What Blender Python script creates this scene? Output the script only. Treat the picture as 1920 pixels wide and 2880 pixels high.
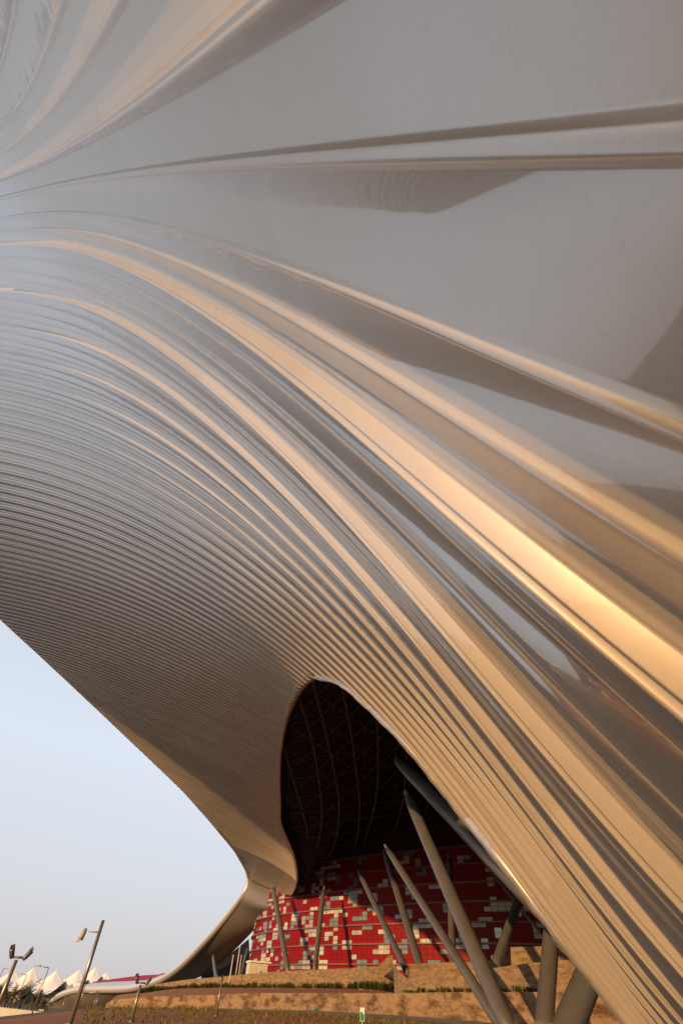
import bpy, math, random
import numpy as np
from mathutils import Vector, Matrix
from math import radians, sin, cos, atan2, degrees, pi
random.seed(7)
for o in list(bpy.data.objects): bpy.data.objects.remove(o)
scene = bpy.context.scene
COL = scene.collection

# ------------------------------------------------------------------ camera
PITCH, ROLL, F = 47.5, 3.65, 1280.0            # focal length in pixels of a 1920 x 2880 frame
p_, r_ = radians(PITCH), radians(ROLL)
FW = np.array([0, cos(p_), sin(p_)])
u0 = np.array([0, -sin(p_), cos(p_)]); x0 = np.array([1., 0, 0])
RT = cos(r_)*x0 + sin(r_)*u0
UP = -sin(r_)*x0 + cos(r_)*u0
cam = bpy.data.cameras.new('camera'); camo = bpy.data.objects.new('camera', cam); COL.objects.link(camo)
cam.sensor_fit = 'VERTICAL'; cam.sensor_height = 36; cam.sensor_width = 24
cam.lens = 36*F/2880
camo.matrix_world = Matrix(((RT[0], UP[0], -FW[0], 0), (RT[1], UP[1], -FW[1], 0), (RT[2], UP[2], -FW[2], 0), (0, 0, 0, 1)))
cam.clip_start = 0.05; cam.clip_end = 8000
cam.dof.use_dof = True; cam.dof.focus_distance = 14; cam.dof.aperture_fstop = 2.8
scene.camera = camo

# ------------------------------------------------------------------ world, sun, exposure
SUN_AZ, SUN_EL = -145.5, 10.8                      # azimuth from +Y, clockwise positive
w = bpy.data.worlds.new('World'); scene.world = w; w.use_nodes = True
nt = w.node_tree; nt.nodes.clear()
sky = nt.nodes.new('ShaderNodeTexSky'); sky.sky_type = 'NISHITA'; sky.sun_disc = False
sky.sun_elevation = radians(SUN_EL); sky.sun_rotation = radians(SUN_AZ)
sky.air_density = 1.0; sky.dust_density = 2.5; sky.ozone_density = 2.0; sky.altitude = 0
bg = nt.nodes.new('ShaderNodeBackground'); bg.inputs[1].default_value = 0.15
wo = nt.nodes.new('ShaderNodeOutputWorld')
# hazy evening air: the clear sky model is veiled by a pale gradient, lavender at the horizon, light blue above
tcw = nt.nodes.new('ShaderNodeTexCoord'); spw = nt.nodes.new('ShaderNodeSeparateXYZ'); nt.links.new(tcw.outputs['Generated'], spw.inputs[0])
rw = nt.nodes.new('ShaderNodeValToRGB'); nt.links.new(spw.outputs[2], rw.inputs[0])
rw.color_ramp.elements[0].position = 0.0; rw.color_ramp.elements[0].color = (.640, .600, .610, 1)
rw.color_ramp.elements[1].position = .95; rw.color_ramp.elements[1].color = (.35, .34, .335, 1)
for ps, c_ in ((.12, (.70, .71, .76)), (.30, (.76, .82, .92)), (.48, (.68, .74, .84)), (.62, (.50, .505, .51))):
    e_ = rw.color_ramp.elements.new(ps); e_.color = (*c_, 1)
vm = nt.nodes.new('ShaderNodeVectorMath'); vm.operation = 'SCALE'; vm.inputs[3].default_value = 1/.15*1.09
nt.links.new(rw.outputs[0], vm.inputs[0])
mxw = nt.nodes.new('ShaderNodeMix'); mxw.data_type = 'RGBA'; mxw.inputs[0].default_value = .85
nt.links.new(sky.outputs[0], mxw.inputs[6]); nt.links.new(vm.outputs[0], mxw.inputs[7])
nt.links.new(mxw.outputs[2], bg.inputs[0]); nt.links.new(bg.outputs[0], wo.inputs[0])
sd = bpy.data.lights.new('sun', 'SUN'); sd.energy = 5.0; sd.angle = radians(0.6); sd.color = (1.0, 0.60, 0.24)
so = bpy.data.objects.new('sun', sd); COL.objects.link(so)
sv = Vector((sin(radians(SUN_AZ))*cos(radians(SUN_EL)), cos(radians(SUN_AZ))*cos(radians(SUN_EL)), sin(radians(SUN_EL))))
so.rotation_euler = sv.to_track_quat('Z', 'Y').to_euler()
scene.view_settings.view_transform = 'Standard'; scene.view_settings.look = 'None'
scene.view_settings.exposure = 0.0; scene.view_settings.gamma = 1
scene.render.resolution_x = 682; scene.render.resolution_y = 1024

# ------------------------------------------------------------------ helpers
def ray(x, y):
    q = (x-960)*RT + (1440-y)*UP + F*FW
    return q/np.linalg.norm(q)
def at(x, y, d):                                  # world point seen at photograph pixel x, y, d metres away
    return Vector(ray(x, y)*d)
def hd(x, y, h):                                  # the same for a horizontal distance
    q = ray(x, y); return Vector(q*h/math.hypot(q[0], q[1]))
def tag(o, label=None, cat=None, group=None, kind=None):
    if label: o['label'] = label
    if cat: o['category'] = cat
    if group: o['group'] = group
    if kind: o['kind'] = kind
    return o
def empty(name, loc=(0, 0, 0), label=None, cat=None, group=None):
    o = bpy.data.objects.new(name, None); COL.objects.link(o); o.location = loc; o.empty_display_size = .2
    return tag(o, label, cat, group)
def link(name, me, m, parent=None, smooth=False):
    if m is not None: me.materials.append(m)
    if smooth: me.polygons.foreach_set('use_smooth', [True]*len(me.polygons))
    o = bpy.data.objects.new(name, me); COL.objects.link(o)
    if parent is not None:
        o.parent = parent; o.matrix_parent_inverse = Matrix.Translation(-Vector(parent.location)) if parent.type == 'EMPTY' and parent.parent is None else Matrix.Identity(4)
    return o
class MB:                                         # collects shapes for ONE mesh
    def __init__(s): s.v = []; s.f = []
    def add(s, vs, fs):
        n = len(s.v); s.v += [tuple(q) for q in vs]; s.f += [tuple(i+n for i in f) for f in fs]
    def box(s, c, sx, sy, sz, rz=0):
        vs = []
        for dz in (-.5, .5):
            for dx, dy in ((-.5, -.5), (.5, -.5), (.5, .5), (-.5, .5)):
                X, Y = dx*sx, dy*sy
                vs.append((c[0]+X*cos(rz)-Y*sin(rz), c[1]+X*sin(rz)+Y*cos(rz), c[2]+dz*sz))
        s.add(vs, [(3, 2, 1, 0), (4, 5, 6, 7), (0, 1, 5, 4), (1, 2, 6, 5), (2, 3, 7, 6), (3, 0, 4, 7)])
    def tube(s, pts, rad, n=10, cap=True):
        pts = [Vector(q) for q in pts]; k = len(pts)
        if not hasattr(rad, '__len__'): rad = [rad]*k
        prev = None; vs = []; fs = []
        for i, q in enumerate(pts):
            t = (pts[min(i+1, k-1)]-pts[max(i-1, 0)]).normalized()
            if prev is None:
                a = t.orthogonal().normalized()
            else:
                a = (prev - t*prev.dot(t)).normalized()
            prev = a; b = t.cross(a)
            for j in range(n):
                th = 2*pi*j/n; vs.append(q+(a*cos(th)+b*sin(th))*rad[i])
        for i in range(k-1):
            for j in range(n):
                fs.append((i*n+j, i*n+(j+1) % n, (i+1)*n+(j+1) % n, (i+1)*n+j))
        if cap: fs.append(tuple(range(n))[::-1]); fs.append(tuple((k-1)*n+j for j in range(n)))
        s.add(vs, fs)
    def grid(s, rows, close=False):
        n = len(rows[0]); vs = [q for r in rows for q in r]; fs = []
        for i in range(len(rows)-1):
            for j in range(n-1): fs.append((i*n+j, i*n+j+1, (i+1)*n+j+1, (i+1)*n+j))
        s.add(vs, fs)
    def build(s, name, m, parent=None, smooth=False):
        me = bpy.data.meshes.new(name); me.from_pydata(s.v, [], s.f); me.update()
        return link(name, me, m, parent, smooth)
def nodes(name):
    m = bpy.data.materials.new(name); m.use_nodes = True
    return m, m.node_tree, m.node_tree.nodes['Principled BSDF']
def mat(name, col, rough=.6, metal=0, col2=None, scale=4, stretch=(1, 1, 1), detail=6, bump=0, bscale=20, bdist=.02, lo=.35, hi=.65, spec=.5):
    m, t, b = nodes(name)
    b.inputs['Roughness'].default_value = rough; b.inputs['Metallic'].default_value = metal
    b.inputs['Specular IOR Level'].default_value = spec
    b.inputs['Base Color'].default_value = (*col, 1)
    if col2 or bump:
        tc = t.nodes.new('ShaderNodeTexCoord'); mp = t.nodes.new('ShaderNodeMapping'); mp.inputs['Scale'].default_value = stretch
        t.links.new(tc.outputs['Object'], mp.inputs[0])
    if col2:
        n = t.nodes.new('ShaderNodeTexNoise'); n.inputs['Scale'].default_value = scale; n.inputs['Detail'].default_value = detail
        n.inputs['Roughness'].default_value = .65
        r = t.nodes.new('ShaderNodeValToRGB'); r.color_ramp.elements[0].position = lo; r.color_ramp.elements[1].position = hi
        r.color_ramp.elements[0].color = (*col, 1); r.color_ramp.elements[1].color = (*col2, 1)
        t.links.new(mp.outputs[0], n.inputs['Vector']); t.links.new(n.outputs[0], r.inputs[0]); t.links.new(r.outputs[0], b.inputs['Base Color'])
    if bump:
        n = t.nodes.new('ShaderNodeTexNoise'); n.inputs['Scale'].default_value = bscale; n.inputs['Detail'].default_value = 5
        bp = t.nodes.new('ShaderNodeBump'); bp.inputs['Strength'].default_value = bump; bp.inputs['Distance'].default_value = bdist
        t.links.new(mp.outputs[0], n.inputs['Vector']); t.links.new(n.outputs[0], bp.inputs['Height']); t.links.new(bp.outputs[0], b.inputs['Normal'])
    return m
def spline(pts, n):                               # Catmull-Rom through rows of numbers
    P = np.array(pts, float); k = len(P)
    out = []
    for u in np.linspace(0, k-1, n):
        i = min(int(u), k-2); f = u-i
        a, b, c, d = P[max(i-1, 0)], P[i], P[i+1], P[min(i+2, k-1)]
        out.append(.5*((2*b)+(-a+c)*f+(2*a-5*b+4*c-d)*f*f+(-a+3*b-3*c+d)*f**3))
    return np.array(out)

# ------------------------------------------------------------------ materials
def metal_sheet():
    m, t, b = nodes('metal_sheet')
    b.inputs['Metallic'].default_value = .38; b.inputs['Base Color'].default_value = (.60, .575, .555, 1)
    b.inputs['Roughness'].default_value = .12
    tc = t.nodes.new('ShaderNodeTexCoord')
    n1 = t.nodes.new('ShaderNodeTexNoise'); n1.inputs['Scale'].default_value = 2.2; n1.inputs['Detail'].default_value = 2.5
    n2 = t.nodes.new('ShaderNodeTexNoise'); n2.inputs['Scale'].default_value = 260; n2.inputs['Detail'].default_value = 2
    b1 = t.nodes.new('ShaderNodeBump'); b1.inputs['Strength'].default_value = 1; b1.inputs['Distance'].default_value = .011
    t.links.new(tc.outputs['Object'], n1.inputs['Vector']); t.links.new(n1.outputs[0], b1.inputs['Height'])
    gp = t.nodes.new('ShaderNodeNewGeometry'); sp = t.nodes.new('ShaderNodeSeparateXYZ'); t.links.new(gp.outputs['Position'], sp.inputs[0])
    mz = t.nodes.new('ShaderNodeMapRange'); mz.inputs[1].default_value = 1.2; mz.inputs[2].default_value = 5; mz.inputs[3].default_value = .12; mz.inputs[4].default_value = 1
    t.links.new(sp.outputs[2], mz.inputs[0]); t.links.new(mz.outputs[0], b1.inputs['Strength'])
    t.links.new(b1.outputs[0], b.inputs['Normal'])
    # faint smudges in the gloss
    n3 = t.nodes.new('ShaderNodeTexNoise'); n3.inputs['Scale'].default_value = 5; n3.inputs['Detail'].default_value = 8
    mr = t.nodes.new('ShaderNodeMapRange'); mr.inputs[3].default_value = .28; mr.inputs[4].default_value = .38
    b.inputs['Coat Weight'].default_value = 1; b.inputs['Coat Roughness'].default_value = .035; b.inputs['Coat IOR'].default_value = 2.0
    t.links.new(b1.outputs[0], b.inputs['Coat Normal'])
    t.links.new(tc.outputs['Object'], n3.inputs['Vector']); t.links.new(n3.outputs[0], mr.inputs[0]); t.links.new(mr.outputs[0], b.inputs['Roughness'])
    r = t.nodes.new('ShaderNodeValToRGB'); r.color_ramp.elements[0].position = .3; r.color_ramp.elements[1].position = .5
    r.color_ramp.elements[0].color = (.52, .43, .345, 1); r.color_ramp.elements[1].color = (.55, .46, .375, 1)
    n4 = t.nodes.new('ShaderNodeTexNoise'); n4.inputs['Scale'].default_value = 60; n4.inputs['Detail'].default_value = 10
    t.links.new(tc.outputs['Object'], n4.inputs['Vector']); t.links.new(n4.outputs[0], r.inputs[0])
    at_ = t.nodes.new('ShaderNodeAttribute'); at_.attribute_name = 'sheet_tone'
    vm = t.nodes.new('ShaderNodeVectorMath'); vm.operation = 'SCALE'; t.links.new(r.outputs[0], vm.inputs[0]); t.links.new(at_.outputs['Fac'], vm.inputs[3])
    t.links.new(vm.outputs[0], b.inputs['Base Color'])
    return m
M = dict(
    sheet=metal_sheet(),
    trim=mat('trim_metal', (.55, .50, .46), .32, .6, (.42, .37, .33), 3, bump=.25, bscale=2, bdist=.02),
    rim_red=mat('red_rim_metal', (.35, .05, .04), .4),
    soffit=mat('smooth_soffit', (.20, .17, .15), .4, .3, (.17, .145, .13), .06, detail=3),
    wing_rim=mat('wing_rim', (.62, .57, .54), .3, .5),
    wing_top=mat('wing_top', (.5, .5, .52), .35, .4),
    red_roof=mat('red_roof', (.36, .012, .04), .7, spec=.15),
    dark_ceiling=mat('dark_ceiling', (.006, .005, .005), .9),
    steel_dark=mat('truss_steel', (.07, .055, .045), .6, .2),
    column=mat('column_paint', (.115, .105, .10), .42, .1, (.09, .082, .078), .8, bump=.05, bscale=30),
    plate=mat('column_plate', (.2, .19, .18), .5, .3),
    red_panel=mat('red_panel', (.24, .003, .005), .5, 0, (.19, .002, .004), .3, spec=.18),
    joint=mat('panel_joint', (.03, .005, .005), .8),
    window_pale=mat('window_pale', (.48, .46, .42), .4, 0, (.32, .31, .30), .25, lo=.45, hi=.55),
    window_grey=mat('window_grey', (.22, .27, .27), .12, .2, (.12, .15, .15), 2),
    ring=mat('floor_ring', (.17, .11, .10), .5, .2),
    dark_glass=mat('dark_glass', (.015, .016, .018), .2),
    stone=mat('rough_stone', (.11, .06, .03), .95, 0, (.31, .20, .115), 1.5, (.3, .3, .9), 14, bump=1, bscale=5, bdist=.3, lo=.40, hi=.55),
    stone2=mat('rough_stone_upper', (.18, .11, .065), .95, 0, (.29, .20, .12), 3.5, (.3, .3, .9), 14, bump=1, bscale=5, bdist=.3, lo=.4, hi=.56),
    coping=mat('coping_stone', (.5, .42, .33), .9, 0, (.4, .33, .25), 1),
    soil=mat('bed_soil', (.36, .15, .06), 1, 0, (.22, .10, .05), .5, bump=.6, bscale=4, bdist=.1),
    path=mat('path_paving', (.22, .185, .17), .9, 0, (.17, .14, .13), .6),
    shrub=mat('shrub_leaf', (.035, .05, .014), .7, 0, (.06, .075, .02), 3),
    palm=mat('palm_leaf', (.07, .075, .04), .7), palm_trunk=mat('palm_bark', (.12, .08, .05), .95),
    grass=mat('grass_blade', (.10, .12, .03), .9, 0, (.22, .17, .06), .8),
    boulder=mat('boulder_stone', (.42, .26, .15), .95, bump=.6, bscale=6),
    pole=mat('pole_metal', (.30, .27, .25), .35, .6), lamp=mat('lamp_housing', (.16, .15, .145), .4, .3),
    lamp_beige=mat('lamp_housing_beige', (.36, .31, .27), .5), lens=mat('lamp_lens', (.03, .03, .035), .1),
    white_pole=mat('white_pole', (.62, .58, .54), .45),
    fabric=mat('tent_fabric', (.80, .74, .71), .8), tent_wall=mat('tent_wall', (.36, .27, .21), .8, 0, (.28, .21, .16), .05),
    fence=mat('fence_panel', (.50, .47, .46), .7, 0, (.42, .39, .38), .3), concrete=mat('pale_concrete', (.62, .57, .50), .85, 0, (.52, .47, .41), 1),
    sign_white=mat('sign_white', (.8, .78, .72), .5), sign_green=mat('sign_green', (.01, .26, .08), .5),
    teal=mat('teal_plastic', (.02, .25, .22), .5), asphalt=mat('asphalt', (.05, .05, .052), .9),
)

# ================================================================== canopy shell
# ribs lie in parallel upright planes v = const; the shell is xp = g(z, v) in the frame (BB, CC, AA)
az_, ti_ = radians(15), radians(1)
AA = np.array([sin(az_)*cos(ti_), cos(az_)*cos(ti_), sin(ti_)]); BB = np.array([cos(az_), -sin(az_), 0]); CC = np.cross(BB, AA)
CO = np.array([-0.139868,0.149966,-0.217855,-0.358159,-0.13896,-0.0055909,0.00350151,-0.647077,-0.053565,0.626507,0.5345,0.0241372,-0.0642732,-0.00877294,0.0775477,0.00226793,0.105968,0.266234,0.227861,0.0536231,-0.00382737,-0.12924,-0.526098,-0.848366,-0.471782,-0.0955988,-0.00278111,0.0996891,0.34255,0.0104561,-0.0839154,-0.0113678,-0.0442775,0.326923,0.381357,0.108644,-0.0331992,-0.206044,-0.0847442])
V0, PM = -.27, 1.5                                # first seam and module width
def g(z, v):
    z = np.asarray(z, float); v = np.asarray(v, float)
    zc = np.clip(z, -1.9, 48); vc = np.clip(v, -5, 180)
    a = np.log((zc+4)/10); b = np.log((vc+8)/22); r = 0; k = 0
    for i in range(7):
        for j in range(7):
            if i+j <= 8: r = r+CO[k]*a**i*b**j; k += 1
    return (zc+4)*r
def wp(xp, z, v):
    return xp[..., None]*BB+z[..., None]*CC+v[..., None]*AA
def interp(tab, v):
    return np.interp(v, [q[0] for q in tab], [q[1] for q in tab])
# lower boundary: outer edge beside the columns, then the mouth of the opening, then the tip
ZLO = [(-9, -1.9), (16.1, -1.9), (16.4, -1.5), (16.55, .4), (16.65, 1.5), (16.85, 2), (17.07, 3), (17.7, 4), (18.0, 5), (18.12, 6), (18.35, 7), (18.95, 8), (19.48, 9), (20.1, 10), (21.4, 11), (22.3, 11.6), (24.6, 12.9), (27.0, 13.9), (30.7, 15.38), (35.0, 16.8), (40.0, 18.33), (44.0, 19.35), (48.0, 20.3), (53.0, 21.3), (59.0, 22.35), (64.0, 23.05), (69.0, 23.68), (77.0, 24.38), (86.0, 24.9), (94.0, 25.12), (103.0, 25.18), (112.0, 25.08), (122.0, 24.2), (135.0, 22.4), (144.0, 21.15), (151.0, 20.05), (158.0, 19.08), (162.0, 18.68), (165.0, 19.0), (169.0, 19.7), (174.0, 21.28), (178.0, 23.8)]
ZHI = [(-9, 13), (1, 17), (3, 21), (6, 25), (10, 29.5), (20, 37.5), (30.0, 42.15), (40.0, 43.25), (48.0, 43.88), (56.0, 44.35), (62.0, 44.68), (68.0, 44.85), (75.0, 44.88), (82.0, 44.55), (88.0, 43.9), (95.0, 42.48), (102.0, 40.45), (108.0, 38.45), (115.0, 36.2), (122.0, 34.23), (129.0, 32.73), (136.0, 31.3), (145.0, 29.65), (155.0, 27.8), (163.0, 26.6), (171.0, 25.38), (178.0, 24.45)]
PROF = [(-.155, 0), (-.145, .003), (-.10, .013), (-.072, .019), (-.066, .033), (-.060, .034), (-.055, .036), (-.049, .044), (-.021, .128), (-.016, .133), (-.010, .129), (-.004, .128),
        (.002, .132), (.008, .155), (.013, .162), (.026, .163), (.034, .154), (.045, .09), (.056, .025), (.064, .004), (.072, 0)]
BEAD = [(-.044, 0), (-.036, .004), (-.024, .021), (-.014, .029), (.004, .031), (.016, .027), (.030, .007), (.040, 0)]
rowsv = []; rowsh = []; rowsc = []
k = -3
while V0+PM*k < 178:
    c = V0+PM*k
    far = c > 90
    vf = c > 150
    if vf: L = [(-.15, 0), (-.02, .05), (.06, 0)]
    elif far: L = [PROF[i] for i in (0, 3, 6, 8, 13, 15, 18, 20)]
    else: L = PROF
    for dv, h in L: rowsv.append(c+dv*.88+(.06 if k == 0 else 0)); rowsh.append(h*.92); rowsc.append(c)
    if not vf:
        for fr in (.28, .57, .78):
            bd = BEAD if not far else [BEAD[0], BEAD[3], BEAD[5], BEAD[7]]
            for dv, h in bd: rowsv.append(c+fr*PM+dv*(1 if k < 1 else .75)); rowsh.append(h*(1 if k < 1 else .7)); rowsc.append(c+fr*PM)
            if not far: rowsv.append(c+(fr+.11)*PM); rowsh.append(0); rowsc.append(c+(fr+.11)*PM)
    k += 1
v = np.array(rowsv); h = np.array(rowsh)
h = np.where(v < 178, h, 0); v = np.minimum(v, 177.9)
# fade the relief towards the lip of the opening so that the sheets close against the trim
NU = 240
zlo = interp(ZLO, v); zhi = np.maximum(interp(ZHI, v), zlo+.02)
t = np.linspace(0, 1, NU)[None, :]
la, lb = np.log(zlo+4.), np.log(zhi+4.)
zz = np.exp(la[:, None]*(1-t)+lb[:, None]*t)-4.
VV = np.repeat(v[:, None], NU, 1)
def normal_shift(zz, VV, hh, VC=None):
    VC = VV if VC is None else VC
    gz = (g(zz+.05, VC)-g(zz-.05, VC))/.1; gv = (g(zz, VC+.3)-g(zz, VC-.3))/.6
    n = np.stack([-np.ones_like(gz), gz, gv], -1); n /= np.linalg.norm(n, axis=-1, keepdims=True)
    return n*hh[..., None]
s = normal_shift(zz, VV, np.repeat(h[:, None], NU, 1), np.repeat(np.minimum(np.array(rowsc), 177)[:, None], NU, 1))
pts = wp(g(zz, VV)+s[..., 0], zz+s[..., 1], VV+s[..., 2])
nr = len(v)
me = bpy.data.meshes.new('cladding')
idx = np.arange(nr*NU).reshape(nr, NU)
quads = np.stack([idx[:-1, :-1], idx[:-1, 1:], idx[1:, 1:], idx[1:, :-1]], -1).reshape(-1, 4)
me.vertices.add(nr*NU); me.vertices.foreach_set('co', pts.reshape(-1).astype(np.float32))
me.loops.add(quads.size); me.loops.foreach_set('vertex_index', quads.reshape(-1).astype(np.int32))
me.polygons.add(len(quads)); me.polygons.foreach_set('loop_start', (np.arange(len(quads))*4).astype(np.int32))
me.update(calc_edges=True); me.validate()
# every sheet has a slightly different tone; sheets are butted end to end along the ribs
rs = np.random.RandomState(4); mod = np.floor((np.array(rowsc)-V0)/PM+.2).astype(int); mod -= mod.min()
arc = np.floor(np.linspace(0, 1, NU)**.8*7+.0)[None, :]+0*zz
tone = rs.uniform(.90, 1.10, (mod.max()+1, 9))[mod][:, :, None][np.arange(nr)[:, None], np.clip(arc.astype(int)+(mod % 2)[:, None], 0, 8), 0]
att = me.attributes.new('sheet_tone', 'FLOAT', 'POINT'); att.data.foreach_set('value', tone.reshape(-1).astype(np.float32))
canopy = empty('canopy_roof', (0, 0, -1.6), 'sweeping ribbed metal canopy shell arching overhead and down to the right', 'canopy')
link('cladding', me, M['sheet'], canopy, True)

def P1(z, vv, out=0.0):                           # a point on the shell, 'out' metres towards the open side
    z = np.array(float(z)); vv = np.array(float(vv)); q = normal_shift(z, vv, np.array(float(out)))
    return Vector(wp(g(z, vv)+q[..., 0], z+q[..., 1], vv+q[..., 2]))
# folded trim along the lower outer edge
ev = [(a, b) for a, b in ZLO if 16 < a <= 24.7]
ev = spline(ev, 90)
inn = []; mid = []; out = []; bk = []
for i, (a, z) in enumerate(ev):
    q = P1(z, a+.02, -.02); wv = .012*sin(i*.9)+.008*sin(i*2.3+1)
    dn = (Vector(BB)*-.80+Vector(CC)*-.6)
    inn.append(P1(z+.05, a-.03, .0)); mid.append(q+dn*.12+Vector(AA)*-.05); out.append(q+dn*(.26+wv)+Vector(AA)*.02); bk.append(q+dn*(.25+wv)+Vector(BB)*.3+Vector(AA)*.45)
mb = MB(); mb.grid([inn, mid, out, bk]); mb.build('edge_trim', M['trim'], canopy, True)
# trim round the mouth of the opening
ev = spline([(a, b) for a, b in ZLO if 24 < a <= 178], 160)
A1 = []; B1 = []; C1 = []
for i, (a, z) in enumerate(ev):
    q = P1(z, a, .03); kk = max(.3, 1-(a-24)/40)
    A1.append(P1(z+.35*kk, a, .12)); B1.append(q+Vector(CC)*-.12*kk+Vector(BB)*.25*kk); C1.append(q+Vector(BB)*1.0*kk+Vector(CC)*.9*kk)
mb = MB(); mb.grid([A1, B1, C1]); mb.build('opening_trim', M['trim'], canopy, True)
# rim along the sky edge
ev = spline([(a, b) for a, b in ZHI if a >= 20], 140)
mb = MB(); mb.tube([P1(z, a, -.22) for a, z in ev], [.2+.10*min(1, a/100) for a, z in ev], 8)
mb.build('roof_rim', M['rim_red'], canopy, True)
mb = MB(); mb.tube([P1(z-.25, a, .05) for a, z in ev if a > 140], .16, 8); mb.build('rim_bead', M['wing_rim'], canopy, True)

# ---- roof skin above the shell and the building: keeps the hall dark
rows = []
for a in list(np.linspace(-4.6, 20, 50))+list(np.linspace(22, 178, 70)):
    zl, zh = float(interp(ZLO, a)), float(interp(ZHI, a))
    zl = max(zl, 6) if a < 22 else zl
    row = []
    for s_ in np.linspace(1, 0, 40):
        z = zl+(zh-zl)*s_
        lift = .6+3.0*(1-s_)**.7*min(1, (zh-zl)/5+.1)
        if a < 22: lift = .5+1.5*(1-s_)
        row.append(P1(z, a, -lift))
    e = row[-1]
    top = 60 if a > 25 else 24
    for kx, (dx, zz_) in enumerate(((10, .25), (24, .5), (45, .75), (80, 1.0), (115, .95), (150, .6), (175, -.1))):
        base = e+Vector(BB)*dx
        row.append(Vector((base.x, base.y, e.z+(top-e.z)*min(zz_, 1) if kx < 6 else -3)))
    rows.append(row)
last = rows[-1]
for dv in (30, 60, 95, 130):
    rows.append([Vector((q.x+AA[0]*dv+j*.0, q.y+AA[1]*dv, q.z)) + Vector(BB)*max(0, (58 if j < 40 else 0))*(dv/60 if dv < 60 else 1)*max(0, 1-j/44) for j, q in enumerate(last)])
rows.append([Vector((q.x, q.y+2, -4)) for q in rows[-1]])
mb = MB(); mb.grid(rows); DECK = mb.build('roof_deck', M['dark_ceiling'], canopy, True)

# ---- far wing of the roof: smooth soffit sweeping out and down to the left
rim = [(693, 2452, 197), (697, 2487, 197), (679, 2523, 198), (661, 2550, 202), (603, 2621, 214), (536, 2693, 234), (491, 2733, 252), (446, 2760, 272), (402, 2774, 292), (357, 2782, 310),
       (286, 2784, 330), (223, 2785, 345), (179, 2796, 352), (152, 2812, 358), (132, 2829, 362)]
inner = [(815, 2490, 184), (806, 2530, 184), (775, 2556, 186), (745, 2580, 196), (712, 2618, 206), (668, 2664, 224), (625, 2703, 242), (570, 2744, 262), (500, 2768, 280), (440, 2784, 300),
         (380, 2806, 318), (330, 2824, 330), (290, 2838, 340), (230, 2850, 350), (170, 2862, 356)]
R1 = spline(rim, 90); R2 = spline(inner, 90)
rows = []
for s_ in np.linspace(0, 1, 14):
    row = []
    for a, b in zip(R1, R2):
        pa, pb = at(*a), at(*b)
        q = pa.lerp(pb, s_)
        bul = sin(pi*s_)*.05*(pb-pa).length
        q = q+Vector((0, 0, -bul))
        row.append(q)
    rows.append(row)
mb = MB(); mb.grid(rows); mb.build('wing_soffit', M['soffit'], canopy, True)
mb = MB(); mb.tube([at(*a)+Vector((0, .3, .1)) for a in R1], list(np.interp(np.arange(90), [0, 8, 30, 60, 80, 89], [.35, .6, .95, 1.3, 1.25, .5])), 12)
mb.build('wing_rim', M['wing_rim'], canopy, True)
topa = spline([(536, 2690, 236), (491, 2730, 254), (446, 2757, 274), (402, 2771, 294), (357, 2779, 312), (286, 2781, 332), (223, 2782, 347), (179, 2793, 354)], 60)
topb = spline([(540, 2690, 250), (497, 2728, 300), (460, 2745, 340), (420, 2756, 370), (370, 2759, 390), (290, 2763, 400), (235, 2772, 405), (190, 2786, 405)], 60)
mb = MB(); mb.grid([[at(*a) for a in topa], [at(*a).lerp(at(*b), .5)+Vector((0, 0, .8)) for a, b in zip(topa, topb)], [at(*b) for b in topb]]); mb.build('wing_top', M['wing_top'], canopy, True)
ra = spline([(467, 2742, 342), (450, 2744, 345), (424, 2756, 372), (388, 2758, 384), (312, 2762, 398), (260, 2765, 404)], 40)
rb = spline([(470, 2740, 360), (455, 2740.5, 372), (436, 2741, 400), (393, 2744, 410), (321, 2753, 420), (262, 2763.5, 430)], 40)
mb = MB(); mb.grid([[at(*a) for a in ra], [at(*a).lerp(at(*b), .5)+Vector((0, 0, .5)) for a, b in zip(ra, rb)], [at(*b) for b in rb]])
mb.build('red_roof_panel', M['red_roof'], canopy, True)
# dark glazed wall below the wing, and the shaded gap beside the drum
gl = [(700, 2640, 232), (661, 2672, 240), (620, 2705, 252), (567, 2744, 268)]
gb = [(705, 2760, 232), (661, 2765, 240), (620, 2768, 252), (560, 2772, 268)]
mb = MB(); mb.grid([[at(*q) for q in gl], [at(*q) for q in gb]])
mb.build('glazed_wall', M['dark_glass'], canopy)

# ---- space frame under the roof, seen through the opening
def dep(y, x=960): return float(np.interp(y, [1890, 1980, 2100, 2250, 2400, 2500], [44, 62, 84, 118, 160, 185]))*(1+.06*(x-950)/200)
fr = empty('space_frame', at(960, 2200, 100), 'dark steel space frame of curved tubes hanging inside the opening', 'truss')
curves = [[(876, 1900), (919, 2075), (950, 2228), (952, 2310), (940, 2376), (919, 2412)],
          [(955, 1905), (986, 2055), (1006, 2208), (1011, 2274), (1001, 2371), (975, 2433), (945, 2468)],
          [(1040, 1940), (1057, 2004), (1063, 2132), (1060, 2223), (1047, 2290), (1026, 2361), (1000, 2420)],
          [(1144, 2060), (1140, 2177), (1128, 2274), (1103, 2351), (1077, 2402), (1011, 2456)],
          [(838, 1950), (873, 2065), (891, 2157), (904, 2259), (901, 2336), (885, 2400)],
          [(797, 2100), (835, 2228), (858, 2310), (864, 2371), (861, 2430)],
          [(1210, 2130), (1205, 2230), (1190, 2320), (1160, 2400), (1110, 2450)]]
for c in curves:
    c2 = spline([(x, y, dep(y, x)) for x, y in c], 30)
    mb = MB(); mb.tube([at(*q) for q in c2], [.05+.0016*q[2] for q in c2], 6); mb.build('curved_tube', M['steel_dark'], fr, True)
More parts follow.
